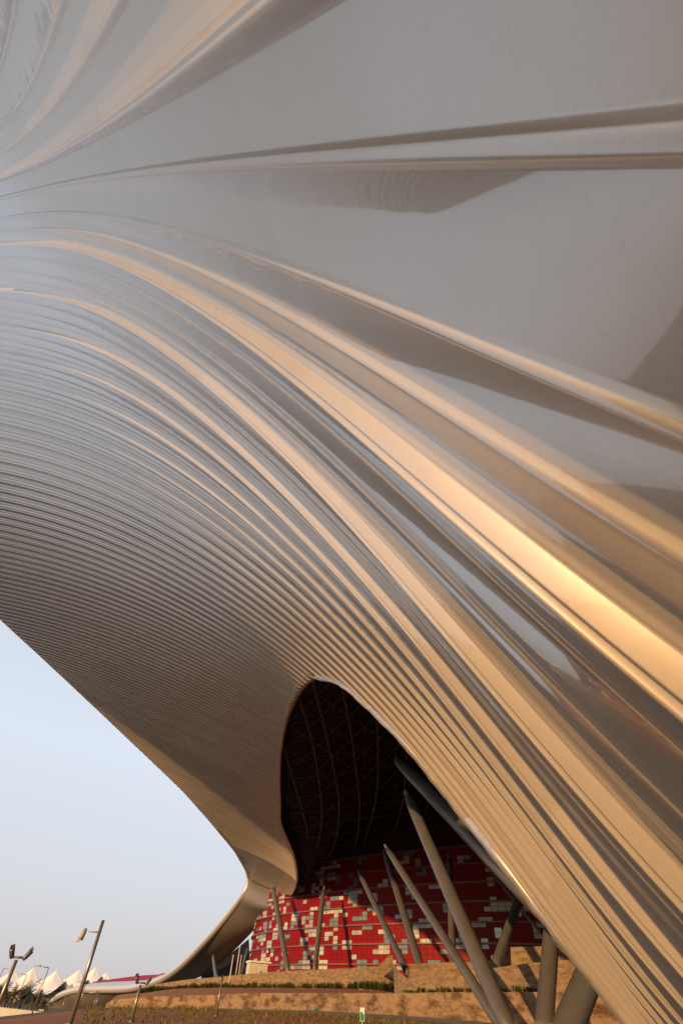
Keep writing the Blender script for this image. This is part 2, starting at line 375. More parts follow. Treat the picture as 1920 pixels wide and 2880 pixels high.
for i, y0 in enumerate((1960, 2010, 2060, 2112, 2165, 2218, 2262, 2300, 2334, 2366, 2396, 2424, 2450)):
    pl = []
    for x in np.linspace(812, 1400, 14):
        y = y0+30-.145*(x-780)*(1-.25*(y0-1960)/500); pl.append(at(x, y, dep(y+ (x-960)*.1, x)+2))
    mb = MB(); mb.tube(pl, .12+.01*i, 6); mb.build('chord', M['steel_dark'], fr, True)
mb = MB()
nodesA = []
for j, y0 in enumerate(np.linspace(1900, 2470, 17)):
    row = []
    for i, x in enumerate(np.linspace(806, 1420, 15)):
        y = y0+30-.12*(x-780); row.append((at(x, y, dep(y, x)+(0 if (i+j) % 2 else 7)), y))
    nodesA.append(row)
for j in range(16):
    for i in range(14):
        a, b, c, d = nodesA[j][i][0], nodesA[j][i+1][0], nodesA[j+1][i][0], nodesA[j+1][i+1][0]
        mb.tube([a, d], .09, 4, False); mb.tube([b, c], .09, 4, False)
        if i % 2: mb.tube([a, c], .07, 4, False)
wb = mb.build('diagonal_web', M['steel_dark'], fr, True); tag(wb, kind='stuff')

# ================================================================== red drum building
plan = spline([(790, 2700, 232), (742, 2700, 222), (712, 2700, 214), (702, 2700, 205), (712, 2700, 195), (760, 2700, 182), (830, 2700, 171), (960, 2700, 158), (1100, 2700, 149), (1300, 2700, 141),
               (1500, 2700, 138), (1700, 2700, 140), (1900, 2700, 146)], 400)
PL = [hd(q[0], q[1], q[2]) for q in plan]; PL = [Vector((q.x, q.y, 0)) for q in PL]
ZB, RH, NR = 4.0, 3.5, 7
ZT = ZB+RH*NR+1
drum = empty('red_building', (PL[200].x, PL[200].y, ZB), 'red tiled round building with pale square windows under the canopy', 'building')
seg = [0]
for a, b in zip(PL, PL[1:]): seg.append(seg[-1]+(b-a).length)
seg = np.array(seg)
def plan_at(s_):
    return Vector((np.interp(s_, seg, [q.x for q in PL]), np.interp(s_, seg, [q.y for q in PL]), 0))
mb = MB(); mb.grid([[Vector((q.x, q.y, z)) for q in PL] for z in (ZB-3, ZT+26)]); mb.build('backing_wall', M['joint'], drum)
TW, TH = 1.62, RH/4
ncol = int(seg[-1]/TW)
red = MB(); wins = []
sleft = seg[np.argmin([abs(q[0]-702)+abs(i-92)*.01 for i, q in enumerate(plan)])]
rnd = random.Random(3)
cells = {}
for c in range(ncol):
    sc = (c+.5)*TW
    pc = plan_at(sc)
    dens = .42 if sc < 75 else max(.10, .42-(sc-75)/90*.30)
    for r in range(NR*4):
        if (c, r) in cells: continue
        if rnd.random() < dens*.42:
            kind = 'p' if rnd.random() < (.72 if sc > 70 else .6) else 'g'
            shp = rnd.choice([[(0, 0)], [(0, 0)], [(0, 0), (0, 1)], [(0, 0), (1, 0)], [(0, 0), (1, 0), (1, 1)], [(0, 0), (0, 1), (1, 1)], [(0, 0), (1, 0), (0, 1), (1, 1)]])
            for dc, dr in shp: cells[(c+dc, r+dr)] = kind
for c in range(ncol):
    a, b = plan_at(c*TW+.05), plan_at((c+1)*TW-.05)
    nrm = (b-a).normalized().cross(Vector((0, 0, 1)))
    if nrm.dot(a) > 0: nrm = -nrm
    for r in range(NR*4):
        z0 = ZB+.0+r*TH+.04; z1 = z0+TH-.08
        if r % 4 == 0: z0 += .12
        kd = cells.get((c, r))
        o = nrm*(.06 if kd is None else .09)
        til = nrm*rnd.uniform(-.012, .012)
        q = [Vector((a.x, a.y, z0))+o-til, Vector((b.x, b.y, z0))+o+til, Vector((b.x, b.y, z1))+o, Vector((a.x, a.y, z1))+o]
        if kd is None: red.add(q, [(0, 1, 2, 3)])
        else:
            m_ = (a+b)/2; wins.append((m_.length, kd, q, nrm))
red.build('red_cladding', M['red_panel'], drum)
wins.sort(key=lambda q: q[0]+ (60 if q[2][0].x > 75 else 0))
rest = {'p': MB(), 'g': MB()}
for i, (_, kd, q, nrm) in enumerate(wins):
    tgt = MB() if i < 96 else rest[kd]
    bk = [x-nrm*.1 for x in q]
    tgt.add(q+bk, [(0, 1, 2, 3), (4, 7, 6, 5), (0, 4, 5, 1), (1, 5, 6, 2), (2, 6, 7, 3), (3, 7, 4, 0)])
    if kd == 'p' and rnd.random() < .3:            # closed blinds
        for s_ in (.3, .5, .7): 
            aa, bb = q[0].lerp(q[3], s_), q[1].lerp(q[2], s_)
            tgt.add([aa+nrm*.02, bb+nrm*.02, bb+nrm*.03+Vector((0, 0, .05)), aa+nrm*.03+Vector((0, 0, .05))], [(0, 1, 2, 3)])
    if i < 96: tgt.build('window', M['window_pale' if kd == 'p' else 'window_grey'], drum)
tag(rest['p'].build('window_grid', M['window_pale'], drum), kind='stuff')
tag(rest['g'].build('grey_window_grid', M['window_grey'], drum), kind='stuff')
for r in range(NR+1):
    z = ZB+r*RH; dp = .55
    rows = []
    for k_, (o_, dz) in enumerate(((.0, .22), (dp, .16), (dp, -.10), (.0, -.16))):
        row = []
        for i in range(0, 400, 4):
            tdir = (PL[min(i+3, 399)]-PL[max(i-3, 0)]).normalized(); n_ = tdir.cross(Vector((0, 0, 1)))
            if n_.dot(PL[i]) > 0 and i > 110: n_ = -n_
            if i <= 110: n_ = -(Vector((0, 0, 1)).cross(tdir)) if False else n_
            row.append(Vector((PL[i].x, PL[i].y, z+dz))+n_*o_)
        rows.append(row)
    mb = MB(); mb.grid(rows); mb.build('floor_ring', M['ring'], drum)

# ================================================================== ground and terraces
# wall lines: (photo x, top y, bottom y, distance)
W1 = [(300, 2822, 2834, 126), (308, 2817, 2834, 124), (325, 2811, 2834, 121), (380, 2806, 2834, 116), (446, 2802, 2834, 111), (520, 2800, 2835, 105), (600, 2798, 2836, 99), (700, 2793, 2838, 90), (868, 2793, 2841, 76), (1091, 2793, 2853, 63), (1200, 2792, 2861, 58),
      (1300, 2790, 2869, 54), (1457, 2790, 2884, 50), (1650, 2790, 2900, 46), (1900, 2795, 2925, 42)]
W2 = [(437, 2769, 2785, 150), (527, 2755, 2775, 138), (600, 2749, 2772, 130), (700, 2739, 2772, 121), (814, 2731, 2772, 112), (960, 2724, 2775, 102), (1069, 2717, 2780, 94), (1106, 2715, 2790, 88)]
W2b = [(1106, 2712, 2812, 72), (1140, 2748, 2810, 69), (1180, 2746, 2808, 67), (1250, 2739, 2808, 64), (1374, 2724, 2806, 60), (1500, 2708, 2806, 56), (1700, 2690, 2810, 52)]
def wall_z(W, n, tops=True):
    s_ = spline(W, n)
    return [(hd(q[0], q[1], q[3]), hd(q[0], q[2], q[3])) for q in s_]
def azd(x, y, d):
    q = hd(x, y, d); return degrees(atan2(q.x, q.y)), d, q.z
L1 = [azd(x, yb, d) for x, yt, yb, d in W1]
L1a = [q[0] for q in L1]; L1d = [q[1] for q in L1]; L1z = [q[2] for q in L1]
AZ0 = L1a[0]
def ground_z(az, r):
    if az < AZ0-12 or az > 75:                    # open side
        zl = -1.6 if r < 30 else float(np.interp(r, [30, 70, 150, 400], [-1.6, -2.4, -4.6, -6.0]))
        return zl if az < 0 else -1.6
    if az < AZ0:
        tt = (AZ0-az)/12; tt = tt*tt*(3-2*tt)
        zr = float(np.interp(r, [24, L1d[0], L1d[0]+60, 400], [-1.6, L1z[0], -3.8, -6]))
        zl = float(np.interp(r, [30, 70, 150, 400], [-1.6, -2.4, -4.6, -6.0]))
        return zr*(1-tt)+zl*tt
    d = float(np.interp(az, L1a, L1d)); zb = float(np.interp(az, L1a, L1z))
    if az > L1a[-1]: zb = zb*(75-az)/(75-L1a[-1])-1.6*(az-L1a[-1])/(75-L1a[-1])
    if r <= d: return float(np.interp(r, [min(22, d*.5), d], [-1.6, zb]))
    return float(np.interp(r, [d, d+60, 400], [zb-.05, zb-1.5, -6]))
azs = sorted(set([float(a) for a in range(-180, 181, 5)]+[float(a) for a in np.arange(-45, 45, .75)]))
rads = [.3, 1.5, 4, 8, 14, 20, 26, 32, 38, 44, 50, 56, 62, 68, 74, 80, 88, 96, 104, 112, 120, 130, 142, 155, 175, 210, 260, 330, 420, 600, 1000, 2000, 5000]
mb = MB(); mb.grid([[Vector((sin(radians(a))*r, cos(radians(a))*r, ground_z(a, r))) for a in azs] for r in rads])
def ground_mat():
    m, t, b = nodes('ground_cover'); b.inputs['Roughness'].default_value = .95
    tc = t.nodes.new('ShaderNodeTexCoord')
    def noise(sc, de=6):
        n = t.nodes.new('ShaderNodeTexNoise'); n.inputs['Scale'].default_value = sc; n.inputs['Detail'].default_value = de; t.links.new(tc.outputs['Object'], n.inputs['Vector']); return n
    def ramp(n, e):
        r = t.nodes.new('ShaderNodeValToRGB'); r.color_ramp.elements[0].position = e[0][0]; r.color_ramp.elements[0].color = (*e[0][1], 1)
        r.color_ramp.elements[1].position = e[1][0]; r.color_ramp.elements[1].color = (*e[1][1], 1)
        for q in e[2:]: x = r.color_ramp.elements.new(q[0]); x.color = (*q[1], 1)
        t.links.new(n.outputs[0], r.inputs[0]); return r
    bed = ramp(noise(1.3, 10), [(.35, (.20, .05, .02)), (.62, (.34, .13, .045)), (.72, (.14, .12, .03))])
    pave = ramp(noise(.25, 5), [(.35, (.13, .112, .095)), (.6, (.18, .15, .125))])
    # the forecourt round the photographer is paved, the bank beyond is planted
    geo = t.nodes.new('ShaderNodeNewGeometry'); sx = t.nodes.new('ShaderNodeSeparateXYZ'); t.links.new(geo.outputs['Position'], sx.inputs[0])
    mm = t.nodes.new('ShaderNodeMapRange'); mm.inputs[1].default_value = 24; mm.inputs[2].default_value = 24.3; t.links.new(sx.outputs[1], mm.inputs[0])
    mx = t.nodes.new('ShaderNodeMix'); mx.data_type = 'RGBA'
    t.links.new(mm.outputs[0], mx.inputs[0]); t.links.new(pave.outputs[0], mx.inputs[6]); t.links.new(bed.outputs[0], mx.inputs[7])
    br = t.nodes.new('ShaderNodeTexBrick'); br.inputs['Scale'].default_value = .5; br.inputs['Mortar Size'].default_value = .03
    br.inputs[1].default_value = (1, 1, 1, 1); br.inputs[2].default_value = (.82, .80, .78, 1); br.inputs[3].default_value = (.45, .42, .4, 1)
    t.links.new(tc.outputs['Object'], br.inputs['Vector'])
    ml = t.nodes.new('ShaderNodeMix'); ml.data_type = 'RGBA'; ml.blend_type = 'MULTIPLY'; ml.inputs[0].default_value = 1
    t.links.new(pave.outputs[0], ml.inputs[6]); t.links.new(br.outputs[0], ml.inputs[7]); t.links.new(ml.outputs[2], mx.inputs[6])
    # dark ground added on the open left side, cuts light bounced onto the shell
    m2 = t.nodes.new('ShaderNodeMapRange'); m2.inputs[1].default_value = -34; m2.inputs[2].default_value = -34.4; t.links.new(sx.outputs[0], m2.inputs[0])
    m3 = t.nodes.new('ShaderNodeMix'); m3.data_type = 'RGBA'; t.links.new(m2.outputs[0], m3.inputs[0]); t.links.new(mx.outputs[2], m3.inputs[6])
    dark_ground = ramp(noise(.08, 6), [(.4, (.045, .042, .04)), (.62, (.075, .065, .058))]); t.links.new(dark_ground.outputs[0], m3.inputs[7])
    t.links.new(m3.outputs[2], b.inputs['Base Color'])
    return m
tag(mb.build('ground', ground_mat()), kind='structure')
def strip(name, top, bot, m, th=.5, coping=False, label=None, cat='wall'):
    root = empty(name, bot[len(bot)//2], label, cat)
    mb = MB()
    ft = []; fb = []; bt = []; bb = []
    for i, (a, b) in enumerate(zip(top, bot)):
        n_ = Vector((a.x, a.y, 0)).normalized()
        b = Vector((a.x, a.y, b.z-.5))
        ft.append(a); fb.append(b); bt.append(a+n_*th); bb.append(b+n_*th)
    mb.grid([fb, ft, bt, bb])
    e = len(ft)-1
    mb.add([fb[0], ft[0], bt[0], bb[0], fb[e], ft[e], bt[e], bb[e]], [(0, 1, 2, 3), (7, 6, 5, 4)])
    mb.build('wall_face', m, root)
    return root
w1 = wall_z(W1, 120); w2 = wall_z(W2, 70); w2b = wall_z(W2b, 50)
strip('retaining_wall', [a for a, b in w1], [b for a, b in w1], M['stone'], label='long low rough stone retaining wall with stained face, nearest the lawn')
strip('retaining_wall', [a for a, b in w2], [b for a, b in w2], M['stone2'], label='upper pale stone wall behind the row of shrubs, below the red building')
strip('retaining_wall', [a for a, b in w2b], [b for a, b in w2b], M['stone2'], label='rising stone wall at the foot of the leaning columns')
# planting beds between the walls
def between(name, A, B, m, n=80):
    mb = MB(); rr = []
    for s_ in np.linspace(0, 1, 10): rr.append([a.lerp(b, s_) for a, b in zip(A, B)])
    mb.grid(rr); return tag(mb.build(name, m), kind='structure')
fA = spline([(x, yt, d) for x, yt, yb, d in W1 if x < 1115], 60)
fB = spline([(x, yb, d) for x, yt, yb, d in ([(330, 2782, 2799, 160)]+W2)], 60)
between('planting_bed', [hd(*q)+Vector((0, .3, -.06)) for q in fA], [hd(*q) for q in fB], M['soil'])
fA = spline([(x, yt, d) for x, yt, yb, d in W1 if x > 1050], 40)
fB = spline([(x, yb, d) for x, yt, yb, d in W2b], 40)
between('planting_bed', [hd(*q)+Vector((0, .3, -.06)) for q in fA], [hd(*q)+Vector((0, .2, .0)) for q in fB], M['soil'])
# upper forecourt behind the upper wall
A_ = [a+Vector((0, .4, -.5)) for a, b in w2]; B_ = [Vector((q.x, q.y, ZB-.02)) for q in spline([tuple(PL[i]) for i in range(92, 260, 20)], 70) for q in [Vector(q)]]
between('forecourt', A_, B_, M['path'])
A_ = [a+Vector((0, .4, -.3)) for a, b in w2b]; B_ = [Vector(q) for q in spline([(PL[i].x, PL[i].y, ZB-1) for i in range(250, 400, 20)], 50)]
between('forecourt', A_, B_, M['path'])
# path at the foot of the lower wall
pa = spline([(600, 2838, 98), (700, 2840, 89), (868, 2843, 75), (1091, 2856, 62), (1200, 2863, 57.5), (1300, 2871, 53.5), (1457, 2886, 49.6)], 60)
pb = spline([(600, 2842, 90), (700, 2845, 81), (868, 2850, 67.5), (1091, 2866, 56), (1200, 2876, 52), (1300, 2886, 48), (1457, 2904, 44)], 60)
def gz(q): return ground_z(degrees(atan2(q.x, q.y)), math.hypot(q.x, q.y))
def onground(q, dz=0.0): return Vector((q.x, q.y, gz(q)+dz))
mb = MB(); mb.grid([[onground(hd(*q), .03) for q in pa], [onground(hd(*a).lerp(hd(*b), .5), .03) for a, b in zip(pa, pb)], [onground(hd(*q), .03) for q in pb]])
tag(mb.build('path', M['path']), kind='structure')
# stair parapet wedge and the stone block above the right wall
wg = empty('stair_parapet', hd(1080, 2780, 92), 'wedge shaped stone stair parapet at the end of the upper wall', 'parapet')
def prism(poly, d, th, name, m, root):
    fr_ = [hd(x, y, d) for x, y in poly]; n_ = fr_[0].copy(); n_.z = 0; n_.normalize()
    bk_ = [q+n_*th for q in fr_]; k_ = len(poly); mb = MB()
    mb.add(fr_+bk_, [tuple(range(k_)), tuple(range(k_, 2*k_))[::-1]]+[(i, (i+1) % k_, k_+(i+1) % k_, k_+i) for i in range(k_)])
    return mb.build(name, m, root)
prism([(1060, 2722), (1090, 2690), (1103, 2685), (1108, 2795), (1062, 2795)], 89, 5, 'wall_face', M['stone2'], wg)
bl = empty('stone_block', hd(1500, 2750, 70), 'dark stone block wall shaded behind the two steep columns', 'wall')
prism([(1398, 2664), (1500, 2662), (1592, 2659), (1660, 2657), (1660, 2790), (1396, 2790)], 70, 4, 'wall_face', M['stone2'], bl)
b2 = empty('stone_block', hd(1250, 2750, 74), 'low stone wall behind the steep wall, under the leaning columns', 'wall')
prism([(1150, 2712), (1240, 2707), (1398, 2704), (1398, 2790), (1150, 2790)], 74, 4, 'wall_face', M['stone2'], b2)
kb = empty('kiosk', hd(727, 2730, 128), 'small white concrete booth at the left foot of the red building', 'booth')
mb = MB(); c = hd(722, 2727, 128); mb.box((c.x, c.y, c.z-.4), 3.6, 3, 2.6, .3); mb.build('booth_body', M['concrete'], kb)
mb = MB(); mb.box((c.x+.2, c.y, c.z+1.02), 4.3, 3.6, .24, .3); mb.build('booth_roof', M['sign_white'], kb)

# ================================================================== columns
def column(pts, dist, rad, label):
    (xt, yt, dt), (xb, yb, db) = pts
    a, b = hd(xt, yt, dt), hd(xb, yb, db)
    dirv = (b-a).normalized()
    root = empty('support_column', b, label, 'column', 'leaning steel columns under the canopy')
    n = 14; P_ = [a.lerp(b, i/n) for i in range(n+1)]
    rr = [rad*.92*(.80+.20*min(1, i/n*9, (n-i)/n*12)) for i in range(n+1)]
    mb = MB(); mb.tube(P_, rr, 22); mb.build('shaft', M['column'], root, True)
    mb = MB(); mb.tube([b-dirv*.25, b+dirv*.15], rad*1.15, 16); mb.build('base_plate', M['plate'], root)
    mb = MB(); mb.tube([a-dirv*1.2, a+dirv*.2], [rad*.35, rad*.5], 12); mb.build('pin_joint', M['plate'], root)
C_ = [
    ([(1149, 2246, 50), (1452, 2945, 36)], 0, .52, 'long thick grey column leaning left, second from the metal edge at its top'),
    ([(1090, 2390, 58), (1425, 2915, 38)], 0, .33, 'slender column with the bright lit edge, crossing the lower wall'),
    ([(1082, 2400, 112), (1191, 2748, 88)], 0, .62, 'middle distance column ending beside the stair parapet'),
    ([(1012, 2458, 118), (1151, 2748, 92)], 0, .52, 'leaning column whose foot is in the dark stair gap'),
    ([(910, 2506, 150), (884, 2735, 140)], 0, .60, 'far column leaning right in front of the bright red tiles'),
    ([(769, 2500, 166), (812, 2742, 150)], 0, .72, 'far column in front of the pale windowed end of the red building'),
    ([(600, 2690, 215), (608, 2750, 200)], 0, .60, 'short small column in front of the dark glazed wall'),
    ([(1262, 2420, 96), (1274, 2738, 84)], 0, .52, 'upright column hidden partly behind the long thick leaning column'),
    ([(1470, 2495, 76), (1390, 2722, 67)], 0, .52, 'column leaning right between the long column and the block'),
    ([(1556, 2540, 43), (1526, 2920, 38)], 0, .52, 'near vertical dark column in front of the stone block'),
    ([(1690, 2660, 31), (1570, 2950, 28)], 0, .56, 'thickest near column leaning right at the lower right'),
    ([(1120, 2140, 60), (1600, 2625, 32)], 0, .74, 'steep diagonal beam column running behind the lower metal edge'),
    ([(1340, 2400, 110), (1545, 2655, 78)], 0, .22, 'thin dark brace crossing behind the red wall tiles'),
    ([(694, 2672, 228), (676, 2745, 215)], 0, .45, 'short tilted column left of the red building beside the poles')]
for q in C_: column(*q)

# ================================================================== lamp posts and poles
def tube_obj(name, pts, rad, m, root, n=10): mb = MB(); mb.tube(pts, rad, n); return mb.build(name, m, root, True)
def head(root, c, d, s_, m, name='floodlight'):
    d = Vector(d).normalized()
    mb = MB(); mb.tube([c-d*.9*s_, c-d*.75*s_, c-d*.3*s_, c+d*.45*s_, c+d*.9*s_], [.1*s_, .34*s_, .46*s_, .5*s_, .52*s_], 14)
    o = mb.build(name, m, root, True)
    mb = MB(); mb.tube([c+d*.905*s_, c+d*.93*s_], .44*s_, 14); l = mb.build('lens', M['lens'], o); 
    mb = MB(); q = d.orthogonal().normalized()
    up_ = (Vector((0, 0, 1))-d*d.z).normalized()
    sidev = d.cross(up_)
    rows = [[c+d*.9*s_+(sidev*cos(a)+up_*sin(a))*.53*s_ for a in np.linspace(-.3, pi+.3, 12)], [c+d*1.35*s_+(sidev*cos(a)+up_*sin(a))*.55*s_ for a in np.linspace(.2, pi-.2, 12)]]
    mb.grid(rows); mb.build('visor', m, o)
def post(name, xt, yt, d, rad, label, kind, group='lamp posts along the forecourt'):
    top = hd(xt, yt, d); base = onground(top)
    root = empty(name, base, label, 'lamp post', group)
    tube_obj('pole', [base, top], [rad*1.15, rad*.85], M['pole'], root, 12)
    mb = MB(); mb.tube([base-Vector((0, 0, .1)), base+Vector((0, 0, .06))], rad*2.4, 12); mb.build('base_plate', M['pole'], root)
    if kind == 'twin':
        s_ = rad*2.5
        tube_obj('bracket', [top+Vector((-rad*4, 0, rad)), top+Vector((rad*4, 0, rad))], rad*.5, M['lamp'], root)
        head(root, top+Vector((-rad*3.2, -rad, s_*.9)), (-.15, -.25, 1.0) if False else (-.2, -.5, .85), s_, M['lamp'])
        head(root, top+Vector((rad*5.0, -rad, s_*.75)), (.45, .35, .8), s_, M['lamp'])
    elif kind == 'single':
        s_ = rad*2.7
        tube_obj('bracket', [top+Vector((0, 0, -rad*5)), top+Vector((-rad*6, 0, -rad*5))], rad*.35, M['lamp_beige'], root)
        head(root, top+Vector((-rad*8.5, 0, -rad*6)), (-.2, -.1, -1), s_, M['lamp_beige'])
    elif kind == 'small':
        s_ = rad*2.6
        head(root, top+Vector((0, 0, s_*.5)), (.1, -.6, .8), s_, M['lamp'])
post('lamp_post', 47, 2700, 60, .16, 'twin floodlight post at the far left edge of the picture', 'twin')
post('lamp_post', 291, 2588, 55, .15, 'tallest lamp post with one pale lamp on its left, before the tents', 'single')
post('lamp_post', 396, 2770, 60, .12, 'short twin floodlight post rising in front of the roof wing tip', 'twin')
post('lamp_post', 624, 2760, 70, .09, 'thin small post standing before the stone walls', 'small')
for i, (x, y, d, rad, lab) in enumerate([(656, 2690, 120, .12, 'white pole standing in the shrub bed'), (675, 2664, 150, .14, 'tallest white pole beside the dark glass'), (679, 2690, 152, .12, 'short white pole right of the tallest white pole')]):
    top = hd(x, y, d); bz = hd(x, {0: 2786, 1: 2742, 2: 2742}[i], d).z
    root = empty('flag_pole', (top.x, top.y, bz), lab, 'pole', 'white poles below the roof wing')
    tube_obj('pole', [Vector((top.x, top.y, bz)), top], [rad, rad*.7], M['white_pole'], root, 8)
    mb = MB(); mb.tube([top, top+Vector((0, 0, rad*2))], [rad*1.4, rad*.4], 8); mb.build('finial', M['white_pole'], root)
def street(x, y, d, rad, arm, lab, base_y=None):
    top = hd(x, y, d); base = onground(top)
    if base.z > top.z-2: base.z = top.z-5
    root = empty('street_lamp', base, lab, 'street lamp', 'street lamps on the distant road')
    tube_obj('pole', [base, top], [rad*1.3, rad*.7], M['pole'], root, 8)
    e = top+Vector((arm, 0, .15)); tube_obj('arm', [top, e], rad*.6, M['pole'], root, 6)
    mb = MB(); mb.box((e.x, e.y, e.z-.03), .8, .35, .16); mb.build('lamp_head', M['lamp_beige'], root)
for q in [(138, 2722, 95, .07, -1.6, 'thin street lamp left of the tall pale lamp post'), (76, 2742, 190, .11, -1.8, 'street lamp in front of the second tent'), (11, 2724, 170, .1, 1.5, 'street lamp at the left frame edge before the first tent'),
          (118, 2765, 210, .11, -1.8, 'street lamp above the palms before the arched wall'), (186, 2803, 220, .11, -1.6, 'short street lamp against the dark roof wing'), (243, 2765, 140, .09, -1.4, 'street lamp just right of the tallest lamp post'),
          (274, 2795, 160, .09, -1.4, 'left one of two lamps before the wing soffit'), (281, 2790, 162, .09, -1.2, 'right one of two lamps before the wing soffit'), (128, 2845, 110, .07, -.6, 'short lamp beside the fence end')]: street(*q)

# ================================================================== tents, fence, palms
def tent(xp_, yp_, dl, xl, xr, yb, d, lab, spire=0):
    top = hd(xp_, yp_, d); L = hd(xl, yb, d-20); Rr = hd(xr, yb, d-12)
    wid = (Rr-L).length; hgt = top.z-L.z
    root = empty('tent_pavilion', (top.x, top.y, L.z), lab, 'tent', 'white peaked tents in the distance')
    rows = []
    n = 24
    for s_ in np.linspace(0, 1, 10):
        row = []
        for j in range(n+1):
            a = 2*pi*j/n
            rx, ry = wid*.98, wid*.7
            lob = 1+.16*cos(4*a)
            R_ = s_**1.0
            X = top.x+cos(a)*rx*R_*lob; Y = top.y+sin(a)*ry*R_*lob
            drop = hgt*(1-(1-s_)**1.5)
            arch = (max(0, -cos(4*a)))*hgt*.55*s_**3
            row.append(Vector((X, Y, top.z-drop*.95+arch)))
        rows.append(row)
    mb = MB(); mb.grid(rows); mb.build('canopy', M['fabric'], root, True)
    mb = MB(); mb.tube([Vector((top.x, top.y, L.z-1)), Vector((top.x, top.y, top.z+(spire or .6)))], [.3, .1], 8); mb.build('mast', M['white_pole'], root)
    mb = MB(); rr = wid*.40
    mb.tube([Vector((top.x, top.y, L.z-5)), Vector((top.x, top.y, L.z+hgt*.25))], rr, 24); mb.build('wall', M['tent_wall'], root, True)
tent(42, 2728, 0, -30, 60, 2785, 500, 'leftmost white tent cut by the frame edge')
tent(96, 2722, 0, 40, 120, 2793, 480, 'second white tent from the left with a steep peak')
tent(161, 2729, 0, 118, 200, 2800, 440, 'white tent with arched brown wall left of the tall lamp post')
tent(224, 2728, 0, 185, 262, 2790, 520, 'white tent partly behind the tallest lamp post', 7)
tent(270, 2720, 0, 245, 300, 2778, 560, 'sharp white tent peak right of the tallest lamp post', 6)
tent(301, 2735, 0, 280, 322, 2772, 620, 'small white tent peak above the red roof tip', 4)
tent(320, 2750, 0, 308, 334, 2768, 700, 'farthest tiny tent peak over the red roof', 2)
def fence():
    a, b = hd(-20, 2831, 118), hd(176, 2853, 112)
    n = 26; root = empty('boundary_fence', a.lerp(b, .5)-Vector((0, 0, 1.5)), 'pale panel fence running along the road at the lower left', 'fence')
    for i in range(n):
        p, q = a.lerp(b, i/n), a.lerp(b, (i+.93)/n)
        h_ = 2.0
        mb = MB(); c = (p+q)/2; mb.box((c.x, c.y, c.z-h_/2), (q-p).length, .06, h_, atan2(q.y-p.y, q.x-p.x)); mb.build('fence_panel', M['fence'], root)
        mb = MB(); mb.box((p.x, p.y, p.z-h_/2-.05), .12, .12, h_+.25); mb.build('post', M['pole'], root)
fence()
rr_ = random.Random(11)
def palm(x, ytop, d, hgt, lab, seed):
    rn = random.Random(seed); c = hd(x, ytop, d); base = Vector((c.x, c.y, c.z-hgt))
    root = empty('palm_tree', base, lab, 'palm tree', 'palm trees beyond the fence')
    tube_obj('trunk', [base, base.lerp(c, .5)+Vector((.15, 0, 0)), c], [.26, .2, .18], M['palm_trunk'], root, 8)
    mb = MB()
    for k_ in range(30):
        a = rn.uniform(0, 2*pi); el = rn.uniform(-.5, 1.2); L_ = rn.uniform(2.0, 3.0)
        q = c.copy(); pts_ = []
        dx = Vector((cos(a)*cos(el), sin(a)*cos(el), sin(el)))
        for i in range(7): pts_.append(q.copy()); q = q+dx*L_/6; dx = (dx+Vector((0, 0, -.22))).normalized()
        sd_ = Vector((-sin(a), cos(a), 0))
        for i in range(6):
            for j in range(3):
                b_ = pts_[i].lerp(pts_[i+1], j/3)
                for sg in (-1, 1):
                    tp = b_+sd_*sg*.55*(1-.5*i/6)+(pts_[i+1]-pts_[i])*.6+Vector((0, 0, -.15))
                    mb.add([b_, b_+(pts_[i+1]-pts_[i])*.22, tp], [(0, 1, 2)])
    mb.build('crown', M['palm'], root)
for i, (x, y, d, hh) in enumerate([(6, 2797, 165, 4), (22, 2806, 158, 3.5), (40, 2800, 168, 4), (62, 2812, 160, 3.2), (80, 2800, 172, 4), (96, 2812, 158, 3.2), (112, 2810, 165, 3.5), (125, 2822, 158, 3)]):
    palm(x, y, d, hh, ['palm at the left frame edge', 'low palm second from the left edge', 'taller palm below the first arched wall', 'low palm in front of the gap between tents', 'tallest crown palm in the middle of the clump',
                       'low dense palm right of the tallest crown', 'palm near the right end of the clump', 'smallest palm at the right end of the clump'][i], i)

# ================================================================== shrubs, grass, small things
def shrub_mesh(seed, sx=1.0):
    rn = random.Random(seed); mb = MB()
    for st in range(9):
        cx, cy = rn.uniform(-.55, .55)*sx, rn.uniform(-.35, .35); H = rn.uniform(.55, 1.0)
        for k_ in range(26):
            a = rn.uniform(0, 2*pi); el = rn.uniform(.25, 1.45); L_ = rn.uniform(.35, .6)
            b_ = Vector((cx, cy, rn.uniform(.05, H*.55)))
            d_ = Vector((cos(a)*cos(el), sin(a)*cos(el), sin(el)))
            s_ = Vector((-sin(a), cos(a), rn.uniform(-.3, .3)))*rn.uniform(.02, .04)
            m_ = b_+d_*L_*.5; e_ = b_+d_*L_+Vector((0, 0, -.08))
            mb.add([b_, m_-s_, e_, m_+s_], [(0, 1, 2, 3)])
    me_ = bpy.data.meshes.new('shrub'); me_.from_pydata(mb.v, [], mb.f); me_.update(); me_.materials.append(M['shrub']); return me_
SM = [shrub_mesh(i, 1+.2*i) for i in range(5)]
rowpts = spline([(398, 2798, 146), (450, 2792, 140), (527, 2787, 131), (600, 2785, 124), (700, 2784, 115), (814, 2784, 106), (960, 2787, 96), (1050, 2789, 90), (1104, 2793, 85)], 46)
for i, q in enumerate(rowpts):
    o = bpy.data.objects.new('shrub', SM[i % 5]); COL.objects.link(o)
    o.location = hd(q[0]+rr_.uniform(-3, 3), q[1], q[2]); s_ = rr_.uniform(.95, 1.45); o.scale = (s_*1.35, s_*1.1, s_); o.rotation_euler = (0, 0, rr_.uniform(0, 6))
    tag(o, 'dark green spiky shrub in the long row against the upper wall', 'shrub', 'shrubs in the row against the upper wall')
